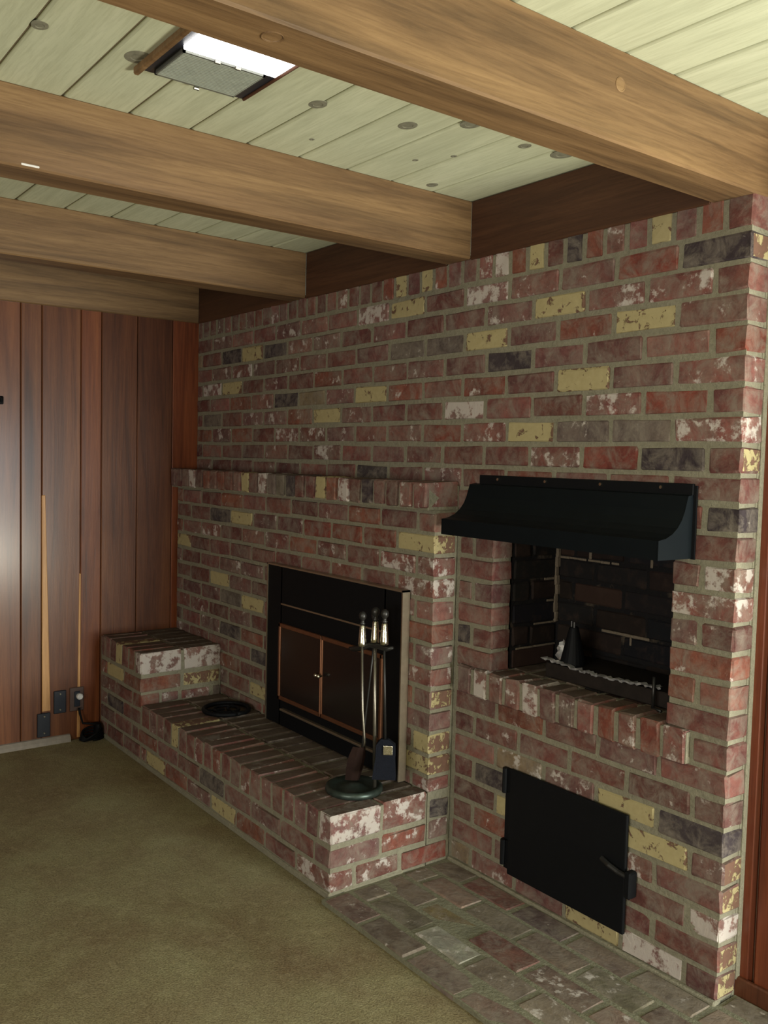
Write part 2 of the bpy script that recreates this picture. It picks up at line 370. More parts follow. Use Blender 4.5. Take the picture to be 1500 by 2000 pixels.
# ================================================================ ROOM SHELL
L = 40.70; X1 = 26.93; D1 = 1.38; YH = 6.61; XS = 6.69; ZC = 29.6; ZB = 27.1; ZF = -0.22
NX0, NX1, NZ0, NZ1, ND = 29.25, 38.22, 9.12, 16.0, 4.1          # barbecue opening
bm = bmesh.new(); box(bm, -1, 74.5, -61.5, 18, ZF-1.5, ZF); fl = struct('floor', bm, M_carpet)
bm = bmesh.new(); box(bm, -1, 74.5, -61.5, 18, ZC+0.09, ZC+1.5); ceil = struct('ceiling', bm, M_groove)
for i in range(-8, 27):
    y1 = -2.22*i; y0 = y1-2.22
    if y1 > 16: continue
    bm = bmesh.new()
    box(bm, 0, 73.5, y0+0.03, y1-0.03, ZC, ZC+0.2, bev=0.075)
    o = part('ceiling_board', bm, M_ceil, ceil)
for (x, y, r) in [(31.75, -19.83, .26), (31.6, -17.05, .42), (32.06, -11.2, .33), (32.5, -7.85, .36), (34.0, -6.32, .40), (33.7, -3.43, .25), (34.0, -1.75, .48), (27.95, -2.92, .26), (31.2, -4.61, .12), (29.2, -9.6, .10), (29.9, -5.4, .12)]:
    bm = bmesh.new(); lathe(bm, [(r, 0.02), (r, -0.012), (r*.55, -0.02), (r*.5, -0.005)], (x, y, ZC), 18, sx=1.05, sy=.85); part('knot', bm, M_knot, ceil)

# ---- timber panelled wall on the left (x = 0)
bm = bmesh.new(); box(bm, -1.2, -0.22, -60.5, 6, ZF, ZC+.3); wl = struct('wall_left', bm, M_groove)
bounds = [0.25, -1.8, -4.25, -6.63, -7.95, -10.35, -11.6, -14.0, -15.3, -17.7, -20.1, -21.4, -23.8, -26.2, -27.5, -29.9, -32.3, -33.6, -36, -38.4, -39.7, -42.1, -44.5, -45.8, -48.2, -50.6, -53, -55.4, -57.8, -60.2]
tints = [(1.35, .95, .72), (.72, .62, .52), (.85, .74, .60), (1.25, .98, .74), (.98, .9, .76), (1.05, 1.0, .88), (1.1, 1.0, .88)]
for i in range(len(bounds)-1):
    bm = bmesh.new(); box(bm, -0.3, 0.0, bounds[i+1]+0.015, bounds[i]-0.015, ZF, 27.3, bev=0.045)
    o = part('wall_plank', bm, M_panel, wl); t = tints[i % 7]; o.color = (*t, 1)
def strip(y0b, y1b, z0, y0t, y1t, z1):  # orange strips paint in the light caught along the plank edges
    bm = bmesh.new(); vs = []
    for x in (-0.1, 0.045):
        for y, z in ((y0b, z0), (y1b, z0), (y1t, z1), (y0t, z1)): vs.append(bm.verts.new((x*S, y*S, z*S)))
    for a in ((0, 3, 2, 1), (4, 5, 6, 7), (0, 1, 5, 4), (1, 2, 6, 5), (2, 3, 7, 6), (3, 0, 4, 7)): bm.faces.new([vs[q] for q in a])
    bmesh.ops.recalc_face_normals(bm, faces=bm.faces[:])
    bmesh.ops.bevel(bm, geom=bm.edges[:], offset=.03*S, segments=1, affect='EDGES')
    part('edge_highlight_strip', bm, M_strip, wl)
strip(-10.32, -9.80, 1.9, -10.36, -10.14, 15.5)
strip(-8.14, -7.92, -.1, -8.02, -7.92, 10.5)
bm = bmesh.new(); prism(bm, [(-0.0, ZF), (0.30, ZF), (0.28, ZF+.22), (0.12, ZF+.42), (0.0, ZF+.45)], -60, -8.6, axis='y')
o = struct('baseboard_left', bm, M_base)

# ---- fascia board above the brick, between the beams
for i, (a, b) in enumerate([(0.2, 12.1), (13.7, 25.65), (27.25, 39.1)]):
    bm = bmesh.new(); box(bm, a, b, -0.06, 0.4, ZB-.02, ZC, bev=.03); struct('trim_%d' % (i+1), bm, M_fascia)

# ---- timber wall to the right of the brickwork, set back
bm = bmesh.new(); box(bm, 39.5, 47, 1.5, 2.2, ZF, ZC+.3); wr = struct('wall_alcove', bm, M_groove)
for a, b in ((40.3, 41.15), (41.15, 43.5), (43.5, 44.75), (44.75, 47)):
    bm = bmesh.new(); box(bm, a+.03, b-.03, 1.28, 1.6, ZF, 27.1 if a < 41 else ZC, bev=.12)
    o = part('wall_plank', bm, M_panel, wr); o.color = (1.25, .8, .7, 1)
bm = bmesh.new(); box(bm, 40.62, 47, 1.12, 1.32, ZF, ZF+.85, bev=.05); o = struct('baseboard_alcove', bm, M_panel); o.color = (.7, .6, .6, 1)

# ---- the rest of the room, behind the camera
def wall(name, x0, x1, y0, y1, hole=None, axis='x'):
    bm = bmesh.new()
    if not hole: box(bm, x0, x1, y0, y1, ZF, ZC+.3)
    else:
        h0, h1, hz0, hz1 = hole
        if axis == 'x':   # wall runs along y
            box(bm, x0, x1, y0, h0, ZF, ZC+.3); box(bm, x0, x1, h1, y1, ZF, ZC+.3)
            box(bm, x0, x1, h0, h1, ZF, hz0); box(bm, x0, x1, h0, h1, hz1, ZC+.3)
        else:
            box(bm, x0, h0, y0, y1, ZF, ZC+.3); box(bm, h1, x1, y0, y1, ZF, ZC+.3)
            box(bm, h0, h1, y0, y1, ZF, hz0); box(bm, h0, h1, y0, y1, hz1, ZC+.3)
    return struct(name, bm, M_wall)
wall('wall_right', 73, 74.5, -60, 18, (-4, 7, .4, 22), 'x')
wall('wall_front', -1, 74.5, -61.5, -60, (44, 72, 8.5, 23.5), 'y')
wall('wall_alcove_side', 46.2, 47, 2.2, 18)
wall('wall_far', 47, 73, 16.5, 18)
bm = bmesh.new()
for a, b in ((-4, -3.5), (1.25, 1.75), (6.5, 7)): box(bm, 73.3, 73.8, a, b, .4, 22)
box(bm, 73.3, 73.8, -4, 7, .4, .9); box(bm, 73.3, 73.8, -4, 7, 21.5, 22); d_ = struct('door_1', bm, M_white)
bm = bmesh.new()
for a, b in ((44, 44.5), (57.7, 58.3), (71.5, 72)): box(bm, a, b, -60.9, -60.4, 8.5, 23.5)
box(bm, 44, 72, -60.9, -60.4, 8.5, 9); box(bm, 44, 72, -60.9, -60.4, 23, 23.5); struct('added_window_1', bm, M_white)  # unseen window, added behind the camera to light the brick front

# ================================================================ BRICK WALL (wall_back)
bm = bmesh.new()
mf = 0.045
box(bm, 0, NX0-.07, mf, 1.2, ZF, ZB+.2); box(bm, NX1+.07, L-.07, mf, 1.2, ZF, ZB+.2); box(bm, L-1.2, L-.05, 1.0, 1.3, ZF, ZB+.2)
box(bm, NX0-.07, NX1+.07, mf, 1.2, ZF, NZ0-.1); box(bm, NX0-.07, NX1+.07, mf, 1.2, NZ1, ZB+.2)
# fillet of mortar where wall meets the floor, and at the caulked end
box(bm, X1, L-.02, -.14, .3, ZF, .10, bev=.05); box(bm, L-.3, L+.04, 1.1, 1.34, .5, ZB, bev=.04)
wb = struct('wall_back', bm, M_mortar)
def wall_row(z0, segs):
    for a, b in segs:
        cx0 = a+(G/2 if a > 0.02 else 0.02); cx1 = b-(G/2 if abs(b-L) > .02 else 0)
        if abs(a-NX1) < .01: cx0 = a
        if abs(b-NX0) < .01: cx1 = b
        kd = special('W', a, b, z0, z0+1)
        ypx = False
        if abs(b-L) < .02:
            ypx = special('L', 0, 2, z0, z0+1, None) == 'yellow'
            if kd == 'n' and not ypx: kd = special('L', 0, 2, z0, z0+1)
        brick(wb, cx0, cx1, 0, 1.15, z0+G/2, z0+1-G/2, kd, yellow_px=ypx)
for n in range(1, 27):
    z0 = 26-n; ph = 1.32 if n % 2 == 0 else 2.72
    xl = 0.0 if n <= 10 else X1+.06
    if 11 <= n <= 17:
        wall_row(z0, [(X1+.06, NX0)] if n % 2 else [(X1+.06, X1+1.05), (X1+1.05, NX0)])
        wall_row(z0, [(NX1, L)] if n % 2 else [(NX1, L-1.32), (L-1.32, L)])
    elif n == 18: wall_row(z0, [(39.25, L)])
    else:
        sp_ = spans(xl, L, ph, 2.755)
        wall_row(z0, sp_)
# soldier-like header course under the fascia
x = L
first = True
while x > 0.4:
    wd = 1.0*rb.uniform(.97, 1.03)
    x0 = max(x-wd, 0)
    brick(wb, x0+G/2, x-(0 if first else G/2), 0, 1.15, 26+G/2, 27.25, special('W', x0, x, 26, 27.2)); first = False
    x -= wd

# ================================================================ BARBECUE built into the wall
bq = thing('brick_barbecue', 'soot-blackened brick barbecue recess with a projecting brick sill, under the black hood', 'barbecue', (33.7, 0, 7.8))
off = (33.7, 0, 7.8)
bm = bmesh.new()
box(bm, NX0-.9, NX0-.07, 1.1, ND+1, 7.9, 17, off=off); box(bm, NX1+.07, NX1+.9, 1.1, ND+1, 7.9, 17, off=off)
box(bm, NX0-.9, NX1+.9, ND+.07, ND+1, 7.9, 17, off=off); box(bm, NX0-.9, NX1+.9, 1.1, ND+1, 17, 17.6, off=off)
part('recess_lining', bm, M_soot, bq)
bm = bmesh.new(); box(bm, 27.25, 39.2, -.18, 1.2, 7.95, NZ0-.07, off=off); box(bm, NX0-.5, NX1+.5, 1.1, ND+.5, 7.95, NZ0-.03, off=off)
part('sill_bed', bm, M_mortar, bq)
x = 27.32
while x < 39.1:
    w_ = 1.0*rb.uniform(.97, 1.03)
    kd = special('I', x, x+w_, 7.8, 9.1)
    if x+w_ > 39.0: w_ = 39.25-x; kd = 'part'
    brick(bq, x+.085, x+w_-.085, -.25, 1.22, 7.9, NZ0+.03, kd, poff=off)
    x += w_
    if w_ > 1.1 or x > 39: break
y = 1.3
while y < ND-.3:                                                    # floor of the recess
    for i in range(9): brick(bq, NX0+i+.08, min(NX0+i+.92, NX1), y, min(y+2.6, ND), 8.3, NZ0+.02, 'soot' if rb.random() < .6 else 'dusty', poff=off)
    y += 2.75
for n in range(10, 18):                                             # side and back bricks
    z0 = 26-n
    for a, b in ([(1.25, ND)] if n % 2 else [(1.25, 2.4), (2.4, ND)]):
        for xa, xb in ((NX0-.8, NX0), (NX1, NX1+.8)):
            brick(bq, xa, xb, a+.09, b-.06, z0+G/2, z0+1-G/2, 'soot', poff=off)
    for a, b in spans(NX0, NX1, 1.3 if n % 2 else 2.5, 2.75):
        brick(bq, a+G/2, b-G/2, ND, ND+.8, z0+G/2, z0+1-G/2, 'soot', poff=off)

bm = bmesh.new(); rj = random.Random(9)                                # stretches of clean mortar left in the sooty joints
def bead(x0, x1, y0, y1, z0, z1):
    box(bm, x0, x1, y0, y1, z0, z1, off=off, bev=.02)
for q in range(9):
    z = 11.0+q*.42; bead(NX0-.02, NX0+.06+rj.uniform(0, .12), ND-.16-rj.uniform(0, .08), ND+.02, z, z+.45)
for x, ww in ((29.4, .5), (29.9, .6), (30.5, .4), (31.0, .7), (31.7, .5), (32.3, .4)): bead(x, x+ww, ND-.035, ND+.02, 13.93+rj.uniform(-.02, .02), 14.04)
bead(31.05, 31.2, ND-.035, ND+.02, 14.05, 14.7); bead(34.3, 34.42, ND-.035, ND+.02, 14.0, 14.35)
for x, ww in ((31.9, .8), (32.7, .9), (33.6, .8)): bead(x, x+ww, ND-.04, ND+.02, 10.95, 11.07)
bead(33.4, 33.5, ND-.035, ND+.02, 10.6, 10.95); bead(29.24, 29.29, 3.2, 4.05, 12.94, 13.05); bead(29.24, 29.29, 3.4, 4.05, 11.95, 12.05); bead(29.24, 29.29, 2.6, 4.05, 10.95, 11.04); bead(29.24, 29.29, 1.5, 4.05, 9.93, 10.02)
cm_ = part('clean_mortar', bm, mat_mortar('bare_mortar', (0.13, 0.105, 0.075), (0.21, 0.17, 0.125)), bq, label='pale stretches of mortar not blackened by soot'); cm_['kind'] = 'stuff'

# ================================================================ FIREPLACE BREAST
fb = thing('fireplace_surround', 'projecting reclaimed red brick chimney breast around the glass-doored fireplace', 'fireplace', (13.4, 0, ZF))
off = (13.4, 0, ZF)
IX0, IX1, IZ1 = 13.9, 24.6, 11.4
bm = bmesh.new(); f = -D1+.045
box(bm, 0, IX0, f, -.01, ZF, 16.1, off=off); box(bm, IX1, X1-.07, f, -.01, ZF, 16.1, off=off)
box(bm, IX0, IX1, f, -.01, IZ1, 16.1, off=off); box(bm, IX0, IX1, f, -.01, ZF, 3.3, off=off)
part('mortar_core', bm, M_mortar, fb)
def clipspans(segs, h0, h1):
    r = []
    for a, b in segs:
        if b <= h0 or a >= h1: r.append((a, b)); continue
        if a < h0-.3: r.append((a, h0))
        if b > h1+.3: r.append((h1, b))
    return r
for n in range(11, 24):
    z0 = 26-n; ph = 1.26 if n % 2 else 2.72
    segs = spans(0, X1, ph, 2.755)
    if z0 < 11.3: segs = clipspans(segs, IX0, IX1)
    for a, b in segs:
        if b < XS and z0 < 6: continue
        c = abs(b-X1) < .02
        kd = special('B', a, b, z0, z0+1); ypx = False
        if c:
            sk = special('C', -2, 0, z0, z0+1, None)
            if sk == 'yellow' and kd != 'yellow': ypx = True
            elif sk and kd == 'n': kd = sk
        zz0 = max(z0+G/2, 3.3)
        brick(fb, a+(G/2 if a > .02 else .02), b-(0 if c else G/2), -D1, -.12 if c else -D1+1.2, zz0, z0+1-G/2, kd, poff=off, yellow_px=ypx)
for n in (24, 25):
    z0 = 26-n; brick(fb, X1-1.2, X1, -D1+G, -.12, z0+G/2, z0+1-G/2, special('C', -2, 0, z0, z0+1, 'dark' if n == 24 else 'n'), poff=off)

# mantel shelf of bricks on edge
mt = thing('brick_mantel', 'mantel shelf of narrow upright bricks capping the chimney breast', 'mantel', (13.4, -.9, 16.1))
off = (13.4, -.9, 16.1)
bm = bmesh.new(); box(bm, .02, X1-.02, -1.80, .02, 16.02, 17.15, off=off, bev=.04); part('mortar_bed', bm, M_mortar, mt)
x = X1
while x > .3:
    w_ = 1.0*rb.uniform(.96, 1.04); a = max(0, x-w_)
    brick(mt, a+.08, x-(0 if x == X1 else .08), -1.95, -.02, 16.12, 17.27, special('B', a, x, 15.95, 17.3), poff=off); x -= w_

# ================================================================ HEARTH
hb = thing('raised_hearth', 'long raised brick hearth with a bullnose row of bricks on edge, under the glass doors', 'hearth', (17, -4, ZF))
off = (17, -4, ZF)
bm = bmesh.new(); box(bm, XS-.3, X1-.06, -YH+.045, -D1-.01, ZF, 3.28, off=off); box(bm, XS-.3, X1-.02, -YH-.02, -D1, ZF, .08, off=off, bev=.04)
part('mortar_core', bm, M_mortar, hb)
def rowlocks(root, off, x0, x1, z0, z1, front_table, end_table, end_special=True):
    x = x1; first = True
    while x > x0+.35:
        w_ = 1.0*rb.uniform(.96, 1.04); a = max(x0, x-w_)
        if a-x0 < .4: a = x0
        e = 0 if first else .085
        kf = special(front_table, a, x, z0, z1, 'n')
        if first: kf = special(end_table, -YH, -4.2, z0-.1, z1+.1, 'n')
        brick(root, a+.085, x-e, -YH, -4.02, z0+.05, z1, kf, poff=off)
        kb = special(end_table, -3.9, -1.4, z0, z1, 'n') if first else 'dusty'
        brick(root, a+.085, x-e, -3.86, -D1-.03, z0+.05, z1, kb, poff=off)
        x = a; first = False
rowlocks(hb, off, XS+.04, X1, 2.05, 3.36, 'H', 'E')
for i, (z0, ex) in enumerate(((0, False), (1, True))):
    for a, b in spans(XS if i == 0 else 5.3, X1, 2.72 if i == 0 else 1.28, 2.755):
        c = abs(b-X1) < .02
        z = (z0+(.1 if i == 0 else G/2), z0+1-G/2)
        if c and i == 1: brick(hb, a+G/2, X1, -YH, -4.05, *z, 'n', poff=off)
        elif c: brick(hb, a+G/2, X1, -YH, -YH+1.2, *z, 'part', poff=off)
        else: brick(hb, a+G/2, b-G/2, -YH, -YH+1.2, *z, special('H', a, b, z0, z0+1), poff=off)
brick(hb, X1-1.2, X1, -3.88, -D1-.02, 1+G/2, 2-G/2, 'n', poff=off)
brick(hb, X1-1.2, X1, -5.25, -2.95, .1, 1-G/2, 'part', poff=off)
brick(hb, X1-1.2, X1, -2.78, -.15, .1, 1-G/2, 'red', poff=off)

st = thing('hearth_step', 'short raised brick block at the end of the hearth, against the panelled wall', 'hearth', (3.3, -4, ZF))
off = (3.3, -4, ZF)
bm = bmesh.new(); box(bm, .02, XS-.3, -YH+.045, -D1-.01, ZF, 3.29, off=off); box(bm, .02, XS-.045, -YH+.045, -D1-.01, 3.29, 6.34, off=off); box(bm, .02, XS-.3, -YH-.02, -D1, ZF, .08, off=off, bev=.04)
part('mortar_core', bm, M_mortar, st)
rowlocks(st, off, .03, XS, 5.07, 6.42, 'F', 'S')
for z0 in range(5):
    ends = XS if z0 != 1 else 5.3
    segs = spans(.03, ends, (1.3 if z0 % 2 else 2.72) if z0 != 1 else 2.72, 2.755)
    for a, b in segs:
        c = abs(b-XS) < .02
        kd = special('F', a, b, z0, z0+1)
        brick(st, a+G/2, b-(0 if c and z0 > 2 else G/2), -YH, (-YH+1.2 if z0 % 2 or z0 < 3 else -4.05) if c else -YH+1.2, z0+G/2, z0+1-G/2, kd, poff=off)
brick(st, XS-1.2, XS, -3.88, -D1-.05, 4+G/2, 5-G/2, 'yellow', poff=off)
brick(st, XS-1.2, XS, -5.3, -4.2, 3.3, 4-G/2, 'n', poff=off)
brick(st, XS-1.2, XS, -4.05, -2.1, 3.3, 4-G/2, 'part', poff=off)
brick(st, XS-1.2, XS, -1.95, -D1-.05, 3.3, 4-G/2, 'grey', poff=off)

# ================================================================ BRICK PAD LET INTO THE FLOOR
pd = thing('brick_floor_pad', 'flat worn brick paving set flush in the carpet below the black door', 'paving', (36, -3.5, ZF))
off = (36, -3.5, ZF)
bm = bmesh.new(); box(bm, X1-.02, 52, -6.98, 0, ZF-.3, -.035, off=off); box(bm, L, 46, 0, 1.2, ZF-.3, -.035, off=off); part('mortar_bed', bm, mat_mortar('dirty_mortar', (0.155, 0.148, 0.100), (0.235, 0.228, 0.155)), pd)
for r in range(6):
    y0 = -7.05+1.41*r; y1 = min(y0+1.41, 1.15)
    x = (X1+.05 if r < 5 else L+.02); ph = [2.5, 1.3, 2.85, 1.1, 2.2, 2.7][r]
    while x < 51.5:
        b = x+ph*rb.uniform(.96, 1.04); ph = 2.85
        if r == 5 and x > 46: break
        kd = special('P', x, b, y0, y1, 'pad')
        if kd != 'pad': kd = 'p'+kd
        o = brick(pd, x+.09, b-.09, y0+.09, y1-.09 if r != 4 else -.16 if x < L-2 else y1-.09, -.8, rb.uniform(-.02, .02), kd, poff=off); x = b

# ================================================================ CEILING BEAMS
def beam(x0, x1, label, plugs=(), chip=False):
    r = thing('ceiling_beam', label, 'beam', ((x0+x1)/2, -30, ZB), 'exposed ceiling beams'); of = ((x0+x1)/2, -30, ZB)
    bm = bmesh.new(); yend = 16 if x1 > 40 else -.02
    box(bm, x0, x1, -59.9, yend, ZB, ZC+.02, off=of, bev=.06); part('timber', bm, M_beam, r)
    for kind, x, y, z, rad in plugs:
        bm = bmesh.new()
        if kind == 'b': lathe(bm, [(rad*.85, .03), (rad*.9, -.01), (rad, -.025), (rad, .03)][::-1], (x, y, ZB), 20, off=of)
        else:
            lathe(bm, [(rad, -.03), (rad, .014), (rad*.85, .022), (rad*.8, .010)], (0, 0, 0), 20)
            bmesh.ops.transform(bm, matrix=Matrix.Translation(((x-of[0])*S, (y-of[1])*S, (z-of[2])*S)) @ Matrix.Rotation(R(90), 4, 'Y'), verts=bm.verts)
        part('wood_plug', bm, M_beam, r)
    if chip:
        bm = bmesh.new(); box(bm, x1-.12, x1+.02, -19.1, -18.5, ZB+.05, ZB+.16, off=of, bev=.04); part('splinter', bm, M_white, r, label='pale bare chip on the lower edge')
    return r
beam(-.9, 0.2, 'dark brown beam against the panelled wall, farthest of the ceiling beams')
beam(12.15, 13.7, 'brown beam next after the one against the panelled wall')
beam(25.68, 27.28, 'brown ceiling beam with a pale chip on its lower edge', chip=True)
beam(39.15, 40.75, 'large honey-brown ceiling beam nearest, ending over the brick corner', plugs=(('b', 40.1, -17.5, 0, .24), ('s', 40.75, -6.95, 28.67, .2)))

# ================================================================ CEILING LIGHT FIXTURE
fx = thing('ceiling_light', 'square ceiling light with a grey louvred half beside a glowing white half', 'light', (33.6, -15.1, ZC))
off = (33.6, -15.1, ZC)
FX0, FX1, FY0, FY1 = 30.95, 36.3, -16.75, -13.3
bm = bmesh.new(); box(bm, FX0, FX1, FY0, FY1, ZC-.05, ZC+.05, off=off); part('housing', bm, M_dplate, fx)
bm = bmesh.new(); box(bm, FX0-.1, FX1, FY0-.14, FY0+.04, ZC-.22, ZC+.02, off=off, bev=.04); part('wood_trim', bm, M_beam, fx)
bm = bmesh.new(); box(bm, FX0, FX1, FY1-.05, FY1+.04, ZC-.12, ZC+.02, off=off, bev=.03); part('side_trim', bm, M_fascia, fx)
gx0, gx1, gy0, gy1 = 31.15, 33.15, -16.35, -13.75
bm = bmesh.new()
for a, b, c, d in ((gx0, gx1, gy0, gy0+.07), (gx0, gx1, gy1-.07, gy1), (gx0, gx0+.07, gy0, gy1), (gx1-.07, gx1, gy0, gy1)): box(bm, a, b, c, d, ZC-.17, ZC-.04, off=off)
M_louv = mat_plain('grey_louvre', (0.24, 0.26, 0.215), .4, .4)
part('louvre_frame', bm, mat_plain('dark_louvre_rim', (0.09, 0.095, 0.08), .4, .4), fx)
bm = bmesh.new(); NSL = 19
for i in range(NSL):
    x = gx0+.12+i*(gx1-gx0-.24)/(NSL-1)
    box(bm, x-.026, x+.026, gy0+.04, gy1-.04, ZC-.18, ZC-.09, off=off)
part('louvre_slats', bm, M_louv, fx)['kind'] = 'stuff'
bm = bmesh.new(); box(bm, gx0+.06, gx1-.06, gy0+.06, gy1-.06, ZC-.10, ZC-.04, off=off); part('louvre_back', bm, mat_plain('grey_back', (0.035, 0.038, 0.03), .6, .3), fx)
bm = bmesh.new(); box(bm, 33.25, 35.7, gy0-.05, gy1+.28, ZC-.16, ZC-.04, off=off, bev=.02); part('glowing_lens', bm, M_lens, fx)
for x, y in ((31.12, -15.0), (33.22, -15.35), (33.22, -14.7)):
    bm = bmesh.new(); tube(bm, [(x, y-.08, ZC-.21), (x, y+.08, ZC-.21)], .05, 8, off=off); part('clip', bm, M_rod, fx)

# ================================================================ HOOD
hd = thing('barbecue_hood', 'black sheet-metal hood with a curved canopy over the brick barbecue', 'hood', (33.5, 0, 15.1))
off = (33.5, 0, 15.1)
HX0, HX1 = 28.0, 39.0
cv = [(-.12, 17.28), (-.38, 17.24), (-.46, 17.0), (-.55, 16.72), (-.70, 16.42), (-.92, 16.16), (-1.2, 15.96), (-1.55, 15.82), (-1.95, 15.76), (-1.95, 15.1)]
inner = [(-1.87, 15.1), (-1.87, 15.68), (-1.52, 15.74), (-1.16, 15.88), (-.86, 16.09), (-.63, 16.37), (-.48, 16.68), (-.38, 17.0), (-.30, 17.16), (-.12, 17.18)]
bm = bmesh.new(); prism(bm, cv+inner, HX0+.05, HX1-.05, off); part('canopy', bm, M_hood, hd)
for a, b in ((HX0, HX0+.06), (HX1-.06, HX1)):
    bm = bmesh.new(); prism(bm, [(-.02, 15.08), (-.02, 17.3)]+cv, a, b, off); part('side_panel', bm, M_hood, hd)
bm = bmesh.new(); box(bm, HX0+.35, HX1, -.14, -.02, 17.15, 17.66, off=off, bev=.02); part('wall_flange', bm, M_black, hd)
bm = bmesh.new(); box(bm, HX1-.02, HX1+.12, -.10, -.02, 15.06, 17.6, off=off); part('side_flange', bm, M_black, hd)
for x in (29.5, 32.2, 35.0, 37.7):
    bm = bmesh.new(); lathe(bm, [(.07, -.02), (.06, .03)], (0, 0, 0), 8)
    bmesh.ops.transform(bm, matrix=Matrix.Translation(((x-off[0])*S, -.15*S, (17.5-off[2])*S)) @ Matrix.Rotation(R(90), 4, 'X'), verts=bm.verts)
    part('screw', bm, M_nickel, hd)

# ================================================================ ASH DOOR
ad = thing('cleanout_door', 'black steel hinged door low in the brick wall with a latch handle', 'door', (33.7, 0, .8))
off = (33.7, 0, .8)
bm = bmesh.new(); box(bm, 30.5, 36.8, -.08, .02, .95, 5.2, off=off); part('door_frame', bm, M_black, ad)
bm = bmesh.new(); box(bm, 30.85, 36.9, -.24, -.09, .82, 5.36, off=off, bev=.05, seg=2); part('door_panel', bm, M_black, ad)
for z in (1.25, 4.35):
    bm = bmesh.new(); box(bm, 30.38, 30.95, -.2, .0, z-.05, z+.95, off=off, bev=.03); tube(bm, [(30.6, -.25, z-.08), (30.6, -.25, z+.98)], .11, 8, off=off); part('hinge', bm, M_black, ad)
bm = bmesh.new(); tube(bm, [(35.9, -.36, 3.42), (36.3, -.42, 3.32), (36.7, -.38, 3.2), (37.15, -.34, 3.15)], .1, 8, off=off); part('latch_bar', bm, M_iron, ad)
bm = bmesh.new(); box(bm, 37.0, 37.3, -.45, .0, 2.35, 3.35, off=off, bev=.06); part('latch_keeper', bm, M_black, ad)

# ================================================================ FIREPLACE INSERT
fi = thing('fireplace_insert', 'black fireplace insert with copper-framed double glass doors and a thin bronze edge', 'fireplace doors', (19.2, -1.6, 3.36))
off = (19.2, -1.6, 3.36)
PX0, PX1, PZ0, PZ1 = 13.1, 25.25, 3.4, 12.2
DX0, DX1, DZ0, DZ1 = 14.5, 24.0, 4.85, 9.1
bm = bmesh.new()
for a, b, c, d in ((PX0, DX0+.1, PZ0, PZ1), (DX1-.1, PX1, PZ0, PZ1), (DX0, DX1, DZ1-.1, PZ1), (DX0, DX1, PZ0, DZ0+.1)): box(bm, a, b, -1.78, -1.40, c, d, off=off)
part('surround_panel', bm, M_black, fi)
bm = bmesh.new(); t = .08
box(bm, PX0-t, PX0, -1.83, -1.40, PZ0, PZ1+t, off=off); box(bm, PX1, PX1+t, -1.83, -1.40, PZ0, PZ1+t, off=off); box(bm, PX0-t, PX1+t, -1.83, -1.40, PZ1, PZ1+t, off=off)
part('edge_trim', bm, M_brass, fi, label='thin bronze edge strip')
bm = bmesh.new(); box(bm, 14.6, 23.8, -1.84, -1.76, 10.12, 10.2, off=off); part('upper_seam', bm, M_brass, fi)
bm = bmesh.new(); box(bm, 14.9, 23.6, -2.0, -1.76, 4.30, 4.42, off=off, bev=.02); part('lower_ledge', bm, M_brass, fi)
bm = bmesh.new()                                                     # fire chamber: five sides
for a in ((DX0-.3, DX0, -1.5, -.05, DZ0-.2, DZ1+.3), (DX1, DX1+.3, -1.5, -.05, DZ0-.2, DZ1+.3), (DX0, DX1, -.3, -.05, DZ0-.2, DZ1+.3), (DX0, DX1, -1.5, -.05, DZ0-.3, DZ0), (DX0, DX1, -1.5, -.05, DZ1, DZ1+.3)): box(bm, *a, off=off)
part('fire_chamber', bm, M_dark, fi)
mx = 18.8
for side, (a, b) in enumerate(((DX0, mx-.02), (mx+.02, DX1))):
    bm = bmesh.new(); wd = .2; wl_ = wd if side == 0 else .1; wr_ = wd if side == 1 else .1
    for q in ((a, b, DZ0, DZ0+.22), (a, b, DZ1-.22, DZ1), (a, a+wl_, DZ0, DZ1), (b-wr_, b, DZ0, DZ1)): box(bm, q[0], q[1], -1.92, -1.74, q[2], q[3], off=off, bev=.03)
    d = part('glass_door', bm, M_copper, fi)
    bm = bmesh.new(); box(bm, a+wl_-.02, b-wr_+.02, -1.85, -1.80, DZ0+.2, DZ1-.2, off=off); part('glass', bm, M_glass, d)
    xk = (b-.1) if side == 0 else (a+.1)
    bm = bmesh.new(); lathe(bm, [(.05, 0), (.05, .14), (.11, .18), (.11, .26), (.05, .30)], (0, 0, 0), 10)
    bmesh.ops.transform(bm, matrix=Matrix.Translation(((xk-off[0])*S, (-1.92-off[1])*S, (7.05-off[2])*S)) @ Matrix.Rotation(R(90), 4, 'X'), verts=bm.verts)
    part('knob', bm, M_nickel, d, smooth=True)

